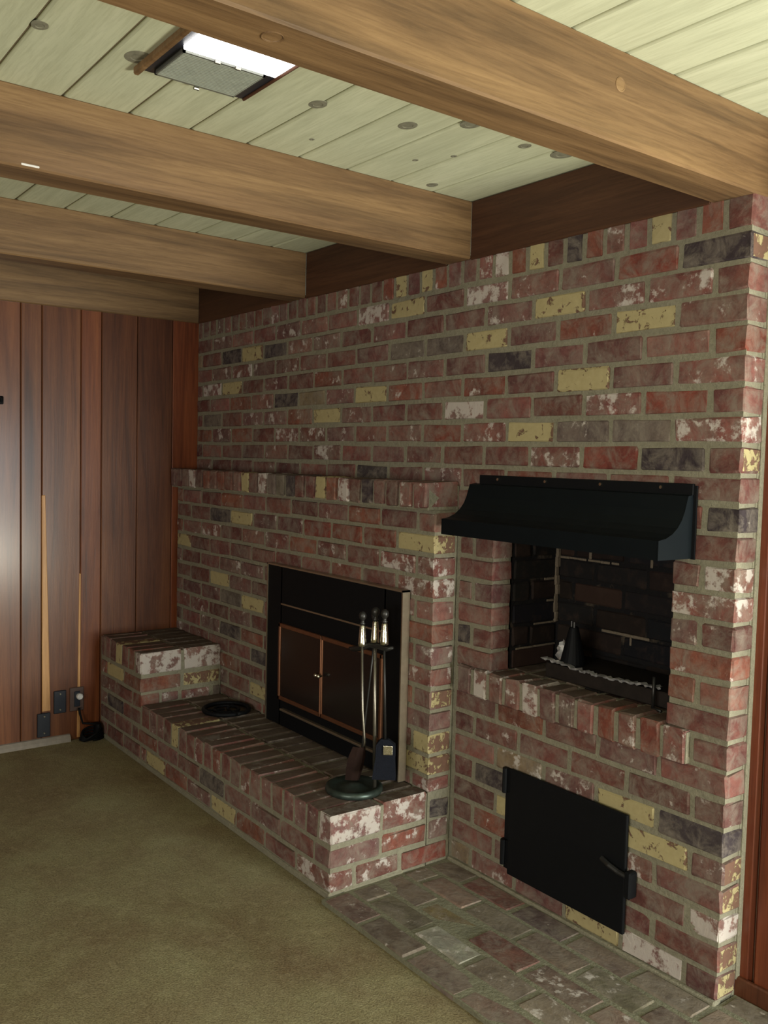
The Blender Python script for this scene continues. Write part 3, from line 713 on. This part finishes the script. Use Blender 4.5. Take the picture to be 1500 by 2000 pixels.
# ================================================================ FIRE TOOLS
TX, TY = 25.75, -3.5
ts = thing('tool_stand', 'dark iron fireplace tool stand with a round greenish base on the hearth', 'tool stand', (24.9, -4.0, 3.37))
off = (24.9, -4.0, 3.37)
bm = bmesh.new(); lathe(bm, [(1.25, 0), (1.3, .10), (1.27, .24), (1.15, .30), (.95, .20), (.6, .17), (0.25, .30), (.18, .32)], (24.95, -4.05, 3.38), 36, off=off); part('base', bm, M_verd, ts, smooth=True)
bm = bmesh.new(); tube(bm, [(TX, TY, 3.55), (TX-.12, TY, 7), (TX-.22, TY, 10.3)], .085, 10, off=off); part('pole', bm, M_rod, ts, smooth=True)
def handle(root, x, y, z, off, s=1.0):
    bm = bmesh.new(); lathe(bm, [(.11*s, 0), (.20*s, .05), (.19*s, .2), (.13*s, .95), (.10*s, 1.0)], (x, y, z), 12, off=off); a = part('grip', bm, M_nickel, root, smooth=True)
    bm = bmesh.new(); lathe(bm, [(.09*s, 0), (.15*s, .05), (.09*s, .12), (.09*s, .2), (.17*s, .3), (.19*s, .42), (.15*s, .53), (.05*s, .6)], (x, y, z+1.0), 12, off=off); part('finial', bm, M_iron, root, smooth=True)
handle(ts, TX-.22, TY, 10.1, off)
bm = bmesh.new()
tube(bm, [(23.75, -3.6, 9.55), (24.2, -3.75, 9.62), (24.75, -3.75, 9.75), (25.3, -3.6, 9.98), (25.8, -3.5, 10.0), (26.4, -3.5, 9.98), (26.72, -3.42, 10.1)], [.07, .12, .13, .12, .13, .1, .07], 8, off=off)
part('hanger_bar', bm, M_iron, ts, smooth=True)
# shovel
sh = thing('fire_shovel', 'fireplace shovel hanging left of the stand pole, blade down in the base', 'shovel', (25.1, -3.7, 3.6)); off = (25.1, -3.7, 3.6)
handle(sh, 24.98, -3.8, 9.86, off, .95)
bm = bmesh.new(); tube(bm, [(24.98, -3.8, 9.9), (25.12, -3.8, 7), (25.28, -3.75, 5.6), (25.2, -3.8, 5.2)], .06, 8, off=off); part('rod', bm, M_rod, sh, smooth=True)
bm = bmesh.new()
secs = [(25.15, 5.4, .30), (25.0, 4.9, .40), (24.82, 4.3, .40), (24.66, 3.75, .34)]
rows = []
for x, z, hw in secs:
    rows.append([bm.verts.new(((x+dx-off[0])*S, (-3.95+dy-off[1])*S, (z-off[2])*S)) for dx, dy in ((-hw*.55, -hw*.8), (-hw*.2+.12, -hw*.3), (hw*.25+.12, hw*.35), (hw*.45, hw*.8))])
for i in range(3):
    for q in range(3): bm.faces.new((rows[i][q], rows[i][q+1], rows[i+1][q+1], rows[i+1][q]))
bmesh.ops.solidify(bm, geom=bm.faces[:], thickness=.05*S)
part('blade', bm, mat_plain('brown_steel_blade', (0.085, 0.050, 0.042), .3, .5, .6), sh, smooth=False)
# poker
pk = thing('fire_poker', 'thin fireplace poker leaning behind the stand, tip pointing left', 'poker', (24.6, -3.1, 3.6)); off = (24.6, -3.1, 3.6)
handle(pk, 24.92, -3.1, 9.8, off, .8)
bm = bmesh.new(); tube(bm, [(24.92, -3.1, 9.85), (24.7, -3.1, 8.4), (24.2, -3.15, 4.6), (24.05, -3.2, 3.75)], .05, 8, off=off); part('rod', bm, M_iron, pk, smooth=True)
bm = bmesh.new(); tube(bm, [(24.07, -3.2, 3.9), (24.3, -3.3, 3.75), (24.4, -3.35, 3.95)], [.06, .05, .02], 8, off=off); part('hook', bm, M_iron, pk)
# brush
br = thing('hearth_brush', 'fireplace brush with black bristles and a small silver plate, right of the stand', 'brush', (26.2, -3.4, 4.1), rot=(0, 0, R(50))); off = (26.2, -3.4, 4.1)
handle(br, 26.12, -3.4, 10.1, off, .95)
bm = bmesh.new(); tube(bm, [(26.12, -3.4, 10.1), (26.2, -3.4, 8), (26.27, -3.4, 5.8)], .055, 8, off=off); part('rod', bm, M_iron, br, smooth=True)
bm = bmesh.new()
for (zc, hx, hy) in ((5.95, .25, .2),): pass
def frustum(bm, c0, h0, c1, h1, off):
    vs = []
    for c, h in ((c0, h0), (c1, h1)):
        for sx, sy in ((-1, -1), (1, -1), (1, 1), (-1, 1)): vs.append(bm.verts.new(((c[0]+sx*h[0]-off[0])*S, (c[1]+sy*h[1]-off[1])*S, (c[2]-off[2])*S)))
    for a in ((0, 1, 2, 3), (7, 6, 5, 4), (0, 4, 5, 1), (1, 5, 6, 2), (2, 6, 7, 3), (3, 7, 4, 0)): bm.faces.new([vs[q] for q in a])
    bmesh.ops.recalc_face_normals(bm, faces=bm.faces[:])
frustum(bm, (26.25, -3.4, 5.95), (.16, .12), (26.3, -3.4, 5.7), (.42, .2), off); frustum(bm, (26.3, -3.4, 5.7), (.42, .2), (26.3, -3.4, 5.2), (.44, .2), off)
part('brush_block', bm, M_bristle, br)
bm = bmesh.new(); frustum(bm, (26.3, -3.4, 5.22), (.42, .18), (26.25, -3.4, 4.2), (.52, .28), off); part('bristles', bm, M_bristle, br)
bm = bmesh.new(); box(bm, 26.2, 26.62, -3.68, -3.61, 5.3, 5.72, off=off, bev=.03, seg=2); part('silver_plate', bm, M_nickel, br, label='small bright silver plate')

# ================================================================ TRIVET
tr = thing('cast_iron_trivet', 'round black cast-iron trivet lying on the left of the raised hearth', 'trivet', (10.6, -3.0, 3.38)); off = (10.6, -3.0, 3.38)
bm = bmesh.new(); N = 40
tube(bm, [(10.6+1.3*math.cos(2*math.pi*i/N), -3.0+1.3*math.sin(2*math.pi*i/N), 3.52) for i in range(N+1)], .13, 8, off=off); part('rim', bm, M_black, tr, smooth=True)
bm = bmesh.new(); tube(bm, [(10.6+.72*math.cos(2*math.pi*i/N), -3.0+.72*math.sin(2*math.pi*i/N), 3.5) for i in range(N+1)], .09, 8, off=off)
for a in range(3):
    c_, s_ = math.cos(a*math.pi*2/3+.2), math.sin(a*math.pi*2/3+.2); tube(bm, [(10.6+.1*c_, -3+.1*s_, 3.5), (10.6+1.28*c_, -3+1.28*s_, 3.5)], .07, 6, off=off)
part('lattice', bm, M_black, tr, smooth=True)
for a in range(3):
    c_, s_ = math.cos(a*2*math.pi/3+.5), math.sin(a*2*math.pi/3+.5)
    bm = bmesh.new(); tube(bm, [(10.6+1.25*c_, -3+1.25*s_, 3.48), (10.6+1.25*c_, -3+1.25*s_, 3.375)], .09, 6, off=off); part('foot', bm, M_black, tr)

# ================================================================ INSIDE THE BARBECUE
gt = thing('grill_tray', 'dark sooty grill tray with a crumpled silver foil edge in the barbecue recess', 'tray', (34.4, 2.7, NZ0)); off = (34.4, 2.7, NZ0)
bm = bmesh.new(); box(bm, 31.1, 37.7, 1.45, 3.95, NZ0+.03, 9.76, off=off, bev=.04); part('tray_plate', bm, mat_plain('sooty_tray', (0.014, 0.010, 0.008), .8, .2, nscale=30, var=.8), gt)
bm = bmesh.new(); rf = random.Random(3); N = 60; pr = None
for i in range(N+1):
    x = 30.95+(36.95-30.95)*i/N; z = 9.98-.16*math.sin(i/N*math.pi)+rf.uniform(-.05, .05)
    a = bm.verts.new(((x-off[0])*S, (1.42+rf.uniform(-.06, .06)-off[1])*S, (z-.10-off[2])*S)); b = bm.verts.new(((x-off[0])*S, (1.30+rf.uniform(-.07, .07)-off[1])*S, (z+.00-off[2])*S)); c = bm.verts.new(((x-off[0])*S, (1.6+rf.uniform(-.05, .05)-off[1])*S, (z-.02-off[2])*S))
    if pr: bm.faces.new((pr[0], a, b, pr[1])); bm.faces.new((pr[1], b, c, pr[2]))
    pr = (a, b, c)
part('foil_edge', bm, M_foil, gt, label='crumpled silver foil edge')
bm = bmesh.new(); bmesh.ops.create_icosphere(bm, subdivisions=3, radius=.42*S)
for v in bm.verts: v.co *= 1+rf.uniform(-.32, .32); v.co.z *= 1.15
bmesh.ops.translate(bm, verts=bm.verts, vec=(31.42*S, 2.45*S, 10.12*S))
for v in bm.verts: v.co.z = max(v.co.z, 9.77*S)
o = sgeo(bm, 'foil_ball', M_foil); o['label'] = 'crumpled ball of silver foil behind the black cone in the barbecue'; o['category'] = 'foil'
cn = thing('black_cone', 'tall black metal cone-shaped fire starter standing in the barbecue recess', 'fire starter', (32.05, 2.1, 9.77)); off = (32.05, 2.1, 9.77)
bm = bmesh.new(); lathe(bm, [(.56, 0), (.54, .06), (.2, 1.55), (.16, 1.6)], (32.05, 2.1, 9.78), 20, off=off); part('cone', bm, M_black, cn)
bm = bmesh.new(); tube(bm, [(32.0, 2.0, 11.35), (32.0, 2.0, 11.62)], .05, 6, off=off); tube(bm, [(32.15, 2.0, 11.35), (32.15, 2.0, 11.6)], .05, 6, off=off); part('wire_handle', bm, M_iron, cn)
bm = bmesh.new(); tube(bm, [(36.85, 1.1, NZ0+.04), (36.85, 1.12, 10.35)], .07, 8); tube(bm, [(36.85, 1.1, NZ0+.05), (37.3, 1.0, NZ0+.05)], .06, 6)
o = sgeo(bm, 'grill_pin', M_iron, smooth=True); o['label'] = 'short upright steel pin at the front right of the barbecue recess'; o['category'] = 'metal pin'

# ================================================================ SOCKETS, CORD, HOOK ON THE PANELLED WALL
def plate(name, y0, y1, z0, z1, mat, label, cat, extra):
    r = thing(name, label, cat, (0.0, (y0+y1)/2, (z0+z1)/2)); of = (0.0, (y0+y1)/2, (z0+z1)/2)
    bm = bmesh.new(); box(bm, .02, .12, y0, y1, z0, z1, off=of, bev=.04); part('cover_plate', bm, mat, r); extra(r, of); return r
def screws(zs):
    def f(r, of):
        for y, z in zs:
            bm = bmesh.new(); lathe(bm, [(.07, 0), (.05, .03)], (0, 0, 0), 8)
            bmesh.ops.transform(bm, matrix=Matrix.Translation(((.12-of[0])*S, (y-of[1])*S, (z-of[2])*S)) @ Matrix.Rotation(R(90), 4, 'Y'), verts=bm.verts)
            part('screw', bm, M_nickel, r)
    return f
plate('cover_plate', -9.62, -8.85, 1.66, 3.12, M_dplate, 'blank dark cover plate on the panelled wall, beside the outlet', 'wall plate', screws([(-9.22, 1.9), (-9.22, 2.9)]))
plate('cover_plate', -10.64, -9.83, .30, 1.82, M_dplate, 'black plate with two bright screws at the foot of the panelled wall', 'wall plate', screws([(-10.2, .55), (-10.2, 1.6)]))
def outlet(r, of):
    bm = bmesh.new(); box(bm, .1, .17, -8.35, -7.98, 1.95, 2.95, off=of, bev=.03); part('socket', bm, M_dplate, r)
    bm = bmesh.new(); lathe(bm, [(.2, 0), (.2, .22), (.14, .3)], (0, 0, 0), 14)
    bmesh.ops.transform(bm, matrix=Matrix.Translation(((.16-of[0])*S, (-8.05-of[1])*S, (2.62-of[2])*S)) @ Matrix.Rotation(R(90), 4, 'Y'), verts=bm.verts)
    part('round_cap', bm, M_white, r, label='white round plug cap')
plate('wall_outlet', -8.62, -7.72, 1.66, 3.2, M_plate, 'brown outlet plate with a round white plug, above the black cord', 'outlet', outlet)
bm = bmesh.new(); rf = random.Random(5); pts = []
for i in range(90):
    t = i/89; a = t*2*math.pi*4.3
    pts.append((.75+.42*math.cos(a)*(.7+.4*t), -7.45+.75*math.sin(a)*(1-.25*t), ZF+.10+.75*t*abs(math.sin(a*.5+.4))+.12*t))
pts += [(.45, -7.9, .9), (.35, -8.05, 1.5), (.3, -8.1, 1.9)]
tube(bm, pts, .075, 6)
o = sgeo(bm, 'power_cord', M_black, smooth=True); o['label'] = 'tangled black power cord on the carpet in the corner by the hearth'; o['category'] = 'cord'
bm = bmesh.new(); lathe(bm, [(.42, 0), (.44, .1), (.40, .85), (.34, 1.0), (.15, 1.05)], (.5, -6.98+.0, ZF), 16, sy=.55)
o = sgeo(bm, 'black_adapter', M_black); o['label'] = 'small black power adapter standing in the corner by the hearth'; o['category'] = 'adapter'
hk = thing('wall_hook', 'small black hook on the panelled wall at the left edge', 'hook', (0, -12.9, 21.2)); off = (0, -12.9, 21.2)
bm = bmesh.new(); box(bm, .02, .14, -13.1, -12.62, 20.95, 21.45, off=off, bev=.05); part('back_plate', bm, M_black, hk)
bm = bmesh.new(); tube(bm, [(.1, -12.85, 21.2), (.5, -12.85, 21.1), (.6, -12.85, 21.35)], .08, 8, off=off); part('prong', bm, M_black, hk)
bpy.context.view_layer.update()
print('bricks', cnt)
